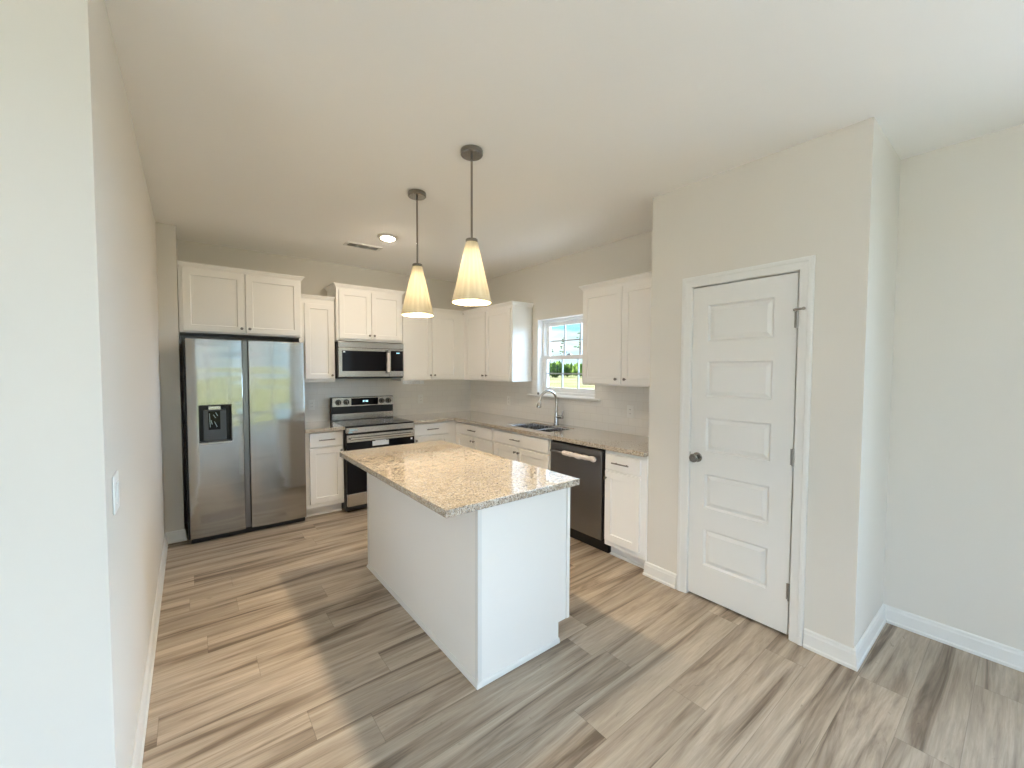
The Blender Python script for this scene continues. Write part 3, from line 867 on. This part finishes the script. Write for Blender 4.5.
# ------------------------------------------------------------------ range
t = thing('range', 'freestanding stainless electric range with black oven door', 'range', (1.264, 4.345, 0))
RW = 0.758
bm = new(); box(bm, 0.002, RW-0.002, 0.020, YB-4.345-0.02, 0.022, 0.902); obj('body', bm, M['black'], t, 0.003)
for sx in (0.04, RW-0.04):
    for sy in (0.07, 0.55):
        bm = new(); lathe(bm, [(0, 0), (0.018, 0), (0.018, 0.01), (0.008, 0.012), (0.008, 0.025), (0, 0.025)], 10, (sx, sy, 0))
        obj('levelling_foot', bm, M['black'], t)
bm = new(); box(bm, 0.0, RW, 0.0, YB-4.345-0.085, 0.902, 0.914); obj('cooktop', bm, M['blackglass'], t, 0.003)
for cx_, cy_, rr in ((0.20, 0.15, 0.10), (0.56, 0.15, 0.085), (0.20, 0.40, 0.075), (0.56, 0.40, 0.10)):
    bm = new(); lathe(bm, [(rr-0.003, 0.9142), (rr-0.003, 0.9146), (rr, 0.9146), (rr, 0.9142)], 36, (cx_, cy_, 0))
    obj('burner_ring', bm, M['darkgrey'], t)
bm = new(); box(bm, 0.001, RW-0.001, -0.022, 0.018, 0.842, 0.901); obj('front_panel', bm, M['steel'], t, 0.005)
bm = new(); box(bm, 0.004, RW-0.004, -0.020, 0.018, 0.215, 0.826); od = obj('oven_door', bm, M['blackglass'], t, 0.004)
bm = new(); box(bm, 0.004, RW-0.004, -0.024, -0.0195, 0.748, 0.824); obj('door_band', bm, M['steel'], od, 0.002)
bm = new(); tube(bm, [(0.030, -0.056, 0.786), (RW-0.030, -0.056, 0.786)], 0.011, 14)
for sx in (0.06, RW-0.06): box(bm, sx-0.012, sx+0.012, -0.052, -0.0225, 0.778, 0.794)
obj('oven_handle', bm, M['steel'], od, 0, True)
bm = new(); box(bm, 0.27, 0.45, -0.0225, -0.0205, 0.690, 0.738)
for k in range(6): box(bm, 0.30+k*0.02, 0.316+k*0.02, -0.030-0.004*(k % 2), -0.0222, 0.724, 0.744)
ps = obj('door_sticker', bm, M['paper'], od); ps['label'] = 'white paper sticker'
bm = new(); box(bm, RW-0.05, RW-0.03, -0.0222, -0.0205, 0.715, 0.735); obj('maker_badge', bm, M['paper'], od)
bm = new(); box(bm, 0.006, RW-0.006, -0.018, 0.018, 0.072, 0.206); obj('storage_drawer', bm, M['steel'], t, 0.006)
bm = new()
for q in ((0.03, 0.085, 0.866, 0.886), (0.02, 0.060, 0.845, 0.862), (0.09, 0.115, 0.868, 0.880)): box(bm, q[0], q[1], -0.0238, -0.0222, q[2], q[3])
obj('packing_tape', bm, M['film'], t)
bg0 = 4.930-4.345
bm = new(); box(bm, 0.012, RW-0.008, bg0, bg0+0.06, 0.9145, 1.180)
bk = obj('backguard', bm, M['black'], t, 0.003)
bm = new(); box(bm, 0.022, RW-0.012, bg0-0.010, bg0-0.0003, 1.072, 1.176); obj('control_face', bm, M['steel'], bk, 0.002)
bm = new(); box(bm, 0.022, RW-0.012, bg0-0.010, bg0-0.0003, 0.918, 0.990); obj('lower_face', bm, M['steel'], bk, 0.002)
bm = new(); box(bm, 0.235, 0.555, bg0-0.013, bg0-0.0102, 1.084, 1.166); dsp = obj('display', bm, M['blackglass'], bk, 0.001)
bm = new()
for k, w_ in enumerate((0.010, 0.004, 0.012, 0.012)):
    xx = 0.370 + k*0.016
    box(bm, xx, xx+w_, bg0-0.0142, bg0-0.0131, 1.120, 1.138)
obj('digit', bm, M['ledblue'], dsp)
for xk in (0.088, 0.178, 0.600, 0.682):
    bm = new(); lathe(bm, [(0, bg0-0.0102), (0.033, bg0-0.0102), (0.032, bg0-0.020), (0.026, bg0-0.022), (0.024, bg0-0.046), (0, bg0-0.048)], 20, (xk, 0, 1.124), 'y')
    kb = obj('control_knob', bm, M['knob'], bk, 0, True)
    bm = new(); box(bm, xk-0.005, xk+0.005, bg0-0.056, bg0-0.0482, 1.101, 1.147); obj('grip', bm, M['nickel'], kb, 0.001)

# ------------------------------------------------------------------ microwave
t = thing('microwave', 'stainless over-the-range microwave with black window', 'microwave', (1.274, 4.612, 1.412))
MW, MH = 0.748, 0.400
bm = new(); box(bm, 0.0, MW, 0.022, YB-4.612-0.01, 0.0, MH-0.002); obj('body', bm, M['black'], t, 0.003)
bm = new(); box(bm, 0.004, MW-0.002, 0.0, 0.022, 0.335, MH-0.003); obj('vent_band', bm, M['steel'], t, 0.003)
bm = new(); box(bm, 0.004, 0.564, 0.0, 0.022, 0.012, 0.332); md = obj('door', bm, M['steel'], t, 0.003)
bm = new(); box(bm, 0.040, 0.530, -0.002, 0.006, 0.076, 0.300); obj('window', bm, M['blackglass'], md, 0.001)
bm = new(); box(bm, 0.050, 0.072, -0.003, -0.0021, 0.280, 0.294); obj('sticker', bm, M['paper'], md)
bm = new(); box(bm, 0.568, MW-0.002, 0.0, 0.022, 0.012, 0.332); mc = obj('control_panel', bm, M['steel'], t, 0.003)
bm = new(); box(bm, 0.588, MW-0.010, -0.002, 0.006, 0.076, 0.312); obj('keypad', bm, M['blackglass'], mc, 0.001)
bm = new()
for k in range(3): box(bm, 0.655+k*0.014, 0.665+k*0.014, -0.003, -0.0021, 0.282, 0.292)
obj('digit', bm, M['ledblue'], mc)
bm = new(); tube(bm, [(0.545, -0.028, 0.05), (0.545, -0.034, 0.10), (0.545, -0.034, 0.26), (0.545, -0.028, 0.318)], 0.012, 12)
for zz in (0.062, 0.306): box(bm, 0.536, 0.554, -0.026, 0.0, zz-0.010, zz+0.010)
mh = obj('handle', bm, M['pull'], md, 0, True)
bm = new(); random.seed(3)
tube(bm, [(0.546+random.uniform(-.003,.003), -0.034+random.uniform(-.003,.003), 0.066+0.0245*k) for k in range(10)], [0.014]+[random.uniform(0.016, 0.021) for k in range(8)]+[0.014], 10)
hw = obj('foam_wrap', bm, M['foam'], md, 0, True); hw['label'] = 'pale foam wrap on the handle'
bm = new(); box(bm, 0.004, MW-0.004, 0.03, 0.34, -0.008, -0.0003); obj('filter_panel', bm, M['darkgrey'], t, 0.001)

# ------------------------------------------------------------------ dishwasher
t = thing('dishwasher', 'dark stainless dishwasher under the granite counter', 'dishwasher', (2.596, 2.703, 0), -PI/2)
DWW = 0.614
bm = new(); box(bm, 0.004, DWW-0.004, 0.030, 0.58, 0.11, 0.868); obj('tub', bm, M['black'], t, 0.002)
bm = new(); box(bm, 0.008, DWW-0.008, 0.090, 0.5, 0.0, 0.125); box(bm, 0.010, DWW-0.010, 0.084, 0.0895, 0.020, 0.10); obj('toe_panel', bm, M['black'], t, 0.002)
bm = new(); box(bm, 0.012, DWW-0.012, 0.0, 0.028, 0.128, 0.856); dd = obj('door', bm, M['darksteel'], t, 0.004)
bm = new(); tube(bm, [(0.055, -0.040, 0.785), (DWW-0.055, -0.040, 0.785)], 0.011, 12)
for sx in (0.075, DWW-0.075): box(bm, sx-0.010, sx+0.010, -0.038, 0.0, 0.777, 0.793)
hd = obj('handle', bm, M['darksteel'], dd, 0, True)
bm = new(); random.seed(11)
n = 22
tube(bm, [(0.205+0.365*k/(n-1), -0.041+random.uniform(-.003,.003), 0.787+random.uniform(-.003,.003)) for k in range(n)], [0.016]+[random.uniform(0.017, 0.024) for k in range(n-2)]+[0.014], 12)
hw = obj('foam_wrap', bm, M['foam'], dd, 0, True); hw['label'] = 'crinkled pale foam wrap on the handle'

# ------------------------------------------------------------------ island
t = thing('kitchen_island', 'white panelled kitchen island base on the plank floor', 'island', (1.050, 1.570, 0))
IW, IL, IH = 0.617, 1.500, 0.8785
bm = new(); box(bm, 0.006, 0.594, 0.006, IL, 0.108, IH)
obj('carcass', bm, M['cabinet'], t)
bm = new(); box(bm, 0.010, 0.530, 0.010, IL-0.004, 0.0, 0.1075); obj('toe_kick', bm, M['cabinet'], t)
bm = new(); box(bm, 0.0, 0.0055, 0.0, IL, 0.0, IH); bp_ = obj('back_panel', bm, M['cabinet'], t)
bm = new()
grid(bm, [0.0056, 0.534, 0.590], [0.0, 0.110, IH], {(1, 0)}, 0.0, 0.0055, lambda a, b, c: (a, c, b))
obj('end_panel', bm, M['cabinet'], t)
bm = new(); box(bm, 0.5945, 0.617, -0.004, IL, 0.110, IH); obj('face_frame', bm, M['cabinet'], t, 0.0015)
bm = new()
sweep(bm, [(0.004, IL+0.002), (0, IL), (0, 0), (0.534, 0)], [(0.0, 0.0), (-0.001, 0.0), (-0.001, 0.0)][:0] + [(0.0003, 0.0), (0.013, 0.0), (0.013, 0.007), (0.010, 0.016), (0.005, 0.021), (0.0003, 0.022)])
sweep(bm, [(0.534, 0.0), (0.534, IL)], [(0.0003, 0.0), (0.013, 0.0), (0.013, 0.007), (0.010, 0.016), (0.005, 0.021), (0.0003, 0.022)])
obj('shoe_moulding', bm, M['trim'], t)
bm = new()
box(bm, -0.0055, -0.0003, -0.0055, 0.018, 0.022, IH); box(bm, -0.0003, 0.018, -0.0055, -0.0003, 0.022, IH)
obj('corner_trim', bm, M['trim'], t, 0.0015)
bm = new(); box(bm, -0.0055, -0.0003, IL-0.022, IL+0.002, 0.022, IH); obj('corner_trim', bm, M['trim'], t, 0.0015)
for k in range(3):
    a, b = 0.020+k*0.49, 0.020+k*0.49+0.480
    for nm, z0, z1 in (('drawer', 0.735, 0.862), ('door', 0.150, 0.722)):
        bm = new()
        (slab if nm == 'drawer' else shaker)(bm, a, b, z0, z1)
        bmesh.ops.transform(bm, matrix=Matrix.Translation((IW+0.0005, 0, 0)) @ Matrix.Rotation(PI/2, 4, 'Z'), verts=bm.verts[:])
        o = obj(nm, bm, M['cabinet'], t)
        bm = new(); xx, yy, zz = IW+0.0205, (a+b)/2, (z0+z1)/2
        if nm == 'drawer': tube(bm, [(xx+0.02, yy-0.07, zz), (xx+0.02, yy+0.07, zz)], 0.0055, 8); [tube(bm, [(xx, yy+s*0.05, zz), (xx+0.02, yy+s*0.05, zz)], 0.004, 6) for s in (-1, 1)]
        else: lathe(bm, [(0, 0.0), (0.006, 0.0), (0.005, 0.010), (0.0125, 0.02), (0, 0.027)], 12, (xx, a+0.03, 0.68), 'x')
        obj('pull' if nm == 'drawer' else 'knob', bm, M['pull'], o, 0, True)
bm = new(); box(bm, 0.842, 1.672, 1.503, 3.052, 0.879, 0.914)
tag(obj('island_countertop', bm, M['granite'], None, 0.003), 'rectangular speckled granite slab on the white island', 'countertop')

# ------------------------------------------------------------------ pendants
def pendant(y, label):
    t = thing('pendant_lamp', label, 'lamp', (1.271, y, ZC), 0, 'cone pendants over the island')
    bm = new(); lathe(bm, [(0, -0.0005), (0.060, -0.0005), (0.062, -0.004), (0.062, -0.026), (0.057, -0.031), (0, -0.032)], 32); obj('canopy', bm, M['nickel'], t, 0, True)
    bm = new(); lathe(bm, [(0, -0.031), (0.0062, -0.031), (0.0062, -0.492), (0, -0.492)], 12); obj('rod', bm, M['nickel'], t, 0, True)
    bm = new(); lathe(bm, [(0, -0.490), (0.031, -0.490), (0.034, -0.494), (0.034, -0.506), (0.010, -0.509), (0.010, -0.555), (0, -0.556)], 28); obj('cap', bm, M['nickel'], t, 0, True)
    bm = new()
    rib = lambda a: 1 + 0.030*(abs(math.cos(9*a))-0.6)
    lathe(bm, [(0.026, -0.5065), (0.034, -0.509), (0.110, -0.838), (0.1095, -0.844), (0.106, -0.8445)], 180, rad=rib)
    obj('shade', bm, M['shade'], t, 0, True)
    bm = new(); lathe(bm, [(0, -0.556), (0.012, -0.562), (0.019, -0.59), (0.020, -0.68), (0.019, -0.76), (0.012, -0.785), (0, -0.79)], 16)
    obj('bulb', bm, M['bulb'], t, 0, True)
pendant(2.660, 'cream ribbed cone pendant lamp, the farther one over the island')
pendant(1.965, 'cream ribbed cone pendant lamp, the nearer one over the island')

# ------------------------------------------------------------------ ceiling fixtures
def disk(x, y, m, label, g):
    t = thing('recessed_light', label, 'light', (x, y, ZC), 0, g)
    bm = new(); lathe(bm, [(0.0, -0.0005), (0.094, -0.0005), (0.095, -0.006), (0.088, -0.012), (0.070, -0.018), (0.061, -0.018), (0.060, -0.012), (0.0, -0.012)], 40); obj('trim_ring', bm, M['trim'], t, 0, True)
    bm = new(); lathe(bm, [(0.0, -0.0122), (0.0585, -0.0122), (0.0585, -0.016), (0.048, -0.024), (0.028, -0.029), (0.0, -0.031)], 40); obj('diffuser', bm, m, t, 0, True)
disk(1.475, 3.700, M['can'], 'round lit ceiling light beyond the pendants', None)
t = thing('ceiling_vent', 'white rectangular ceiling air vent near the round light', 'vent', (1.392, 4.128, ZC))
bm = new(); grid(bm, [-0.175, -0.145, 0.145, 0.175], [-0.075, -0.048, 0.048, 0.075], {(1, 1)}, -0.008, -0.0005, lambda a, b, c: (a, b, c)); obj('frame', bm, M['trim'], t, 0.003)
bm = new(); box(bm, -0.145, 0.145, -0.048, 0.048, -0.0012, -0.0006); obj('backing', bm, M['duct'], t)
bm = new()
for k in range(9):
    y_ = -0.044+0.011*k
    vs = [bm.verts.new(p) for p in ((-0.145, y_, -0.0075), (0.145, y_, -0.0075), (0.145, y_+0.006, -0.0018), (-0.145, y_+0.006, -0.0018))]
    bm.faces.new(vs)
for xx in (-0.05, 0.05): box(bm, xx-0.003, xx+0.003, -0.048, 0.048, -0.0078, -0.0015)
obj('louvre', bm, M['trim'], t)

# ------------------------------------------------------------------ outlets and switch
def outlet(loc, rz, label, name='wall_outlet', cat='outlet', w_=0.072, h_=0.116, paddle=False):
    t = thing(name, label, cat, loc, rz)
    bm = new(); box(bm, -w_/2, w_/2, -0.006, -0.0003, -h_/2, h_/2); pl = obj('cover_plate', bm, M['plastic'], t, 0.003)
    if paddle:
        bm = new(); box(bm, -0.017, 0.017, -0.010, -0.0061, -0.034, 0.034); obj('rocker', bm, M['plastic'], t, 0.003)
    else:
        bm = new(); box(bm, -0.017, 0.017, -0.009, -0.0061, -0.034, 0.034); sk = obj('socket', bm, M['plastic'], t, 0.002)
        bm = new()
        for zz in (-0.019, 0.019):
            for xx in (-0.007, 0.007): box(bm, xx-0.0012, xx+0.0012, -0.0095, -0.0088, zz-0.005, zz+0.005)
        obj('slots', bm, M['slot'], sk)
outlet((1.085, YB-0.008, 1.105), 0, 'white outlet on the tile between fridge and range')
outlet((2.425, YB-0.008, 1.115), 0, 'white outlet on the tile right of the range')
outlet((XR-0.008, 2.275, 1.125), -PI/2, 'white outlet on the tile under the cabinet by the pantry')
outlet((XR-0.008, 4.10, 1.115), -PI/2, 'white outlet on the tile left of the sink')
outlet((XL, 1.768, 1.118), PI/2, 'white rocker switch plate on the left wall', 'light_switch', 'switch', 0.100, 0.120, True)

# crumpled packing strip hanging under the corner wall cabinet
bm = new(); random.seed(5)
n = 12; row = [[bm.verts.new((2.05+0.29*k/(n-1), YU+0.012+0.012*(k % 2)+0.004*j+random.uniform(-.003,.003), 1.3695-0.020*j+random.uniform(-.004,.0))) for k in range(n)] for j in range(3)]
for k in range(n): row[0][k].co.z = 1.3692
for j in range(2):
    for k in range(n-1): bm.faces.new((row[j][k], row[j][k+1], row[j+1][k+1], row[j+1][k]))
o = obj('packing_strip', bm, M['paper']); sm = o.modifiers.new('thickness', 'SOLIDIFY'); sm.thickness = 0.0008
tag(o, 'crumpled white packing strip hanging under the cabinet right of the microwave', 'packing strip')
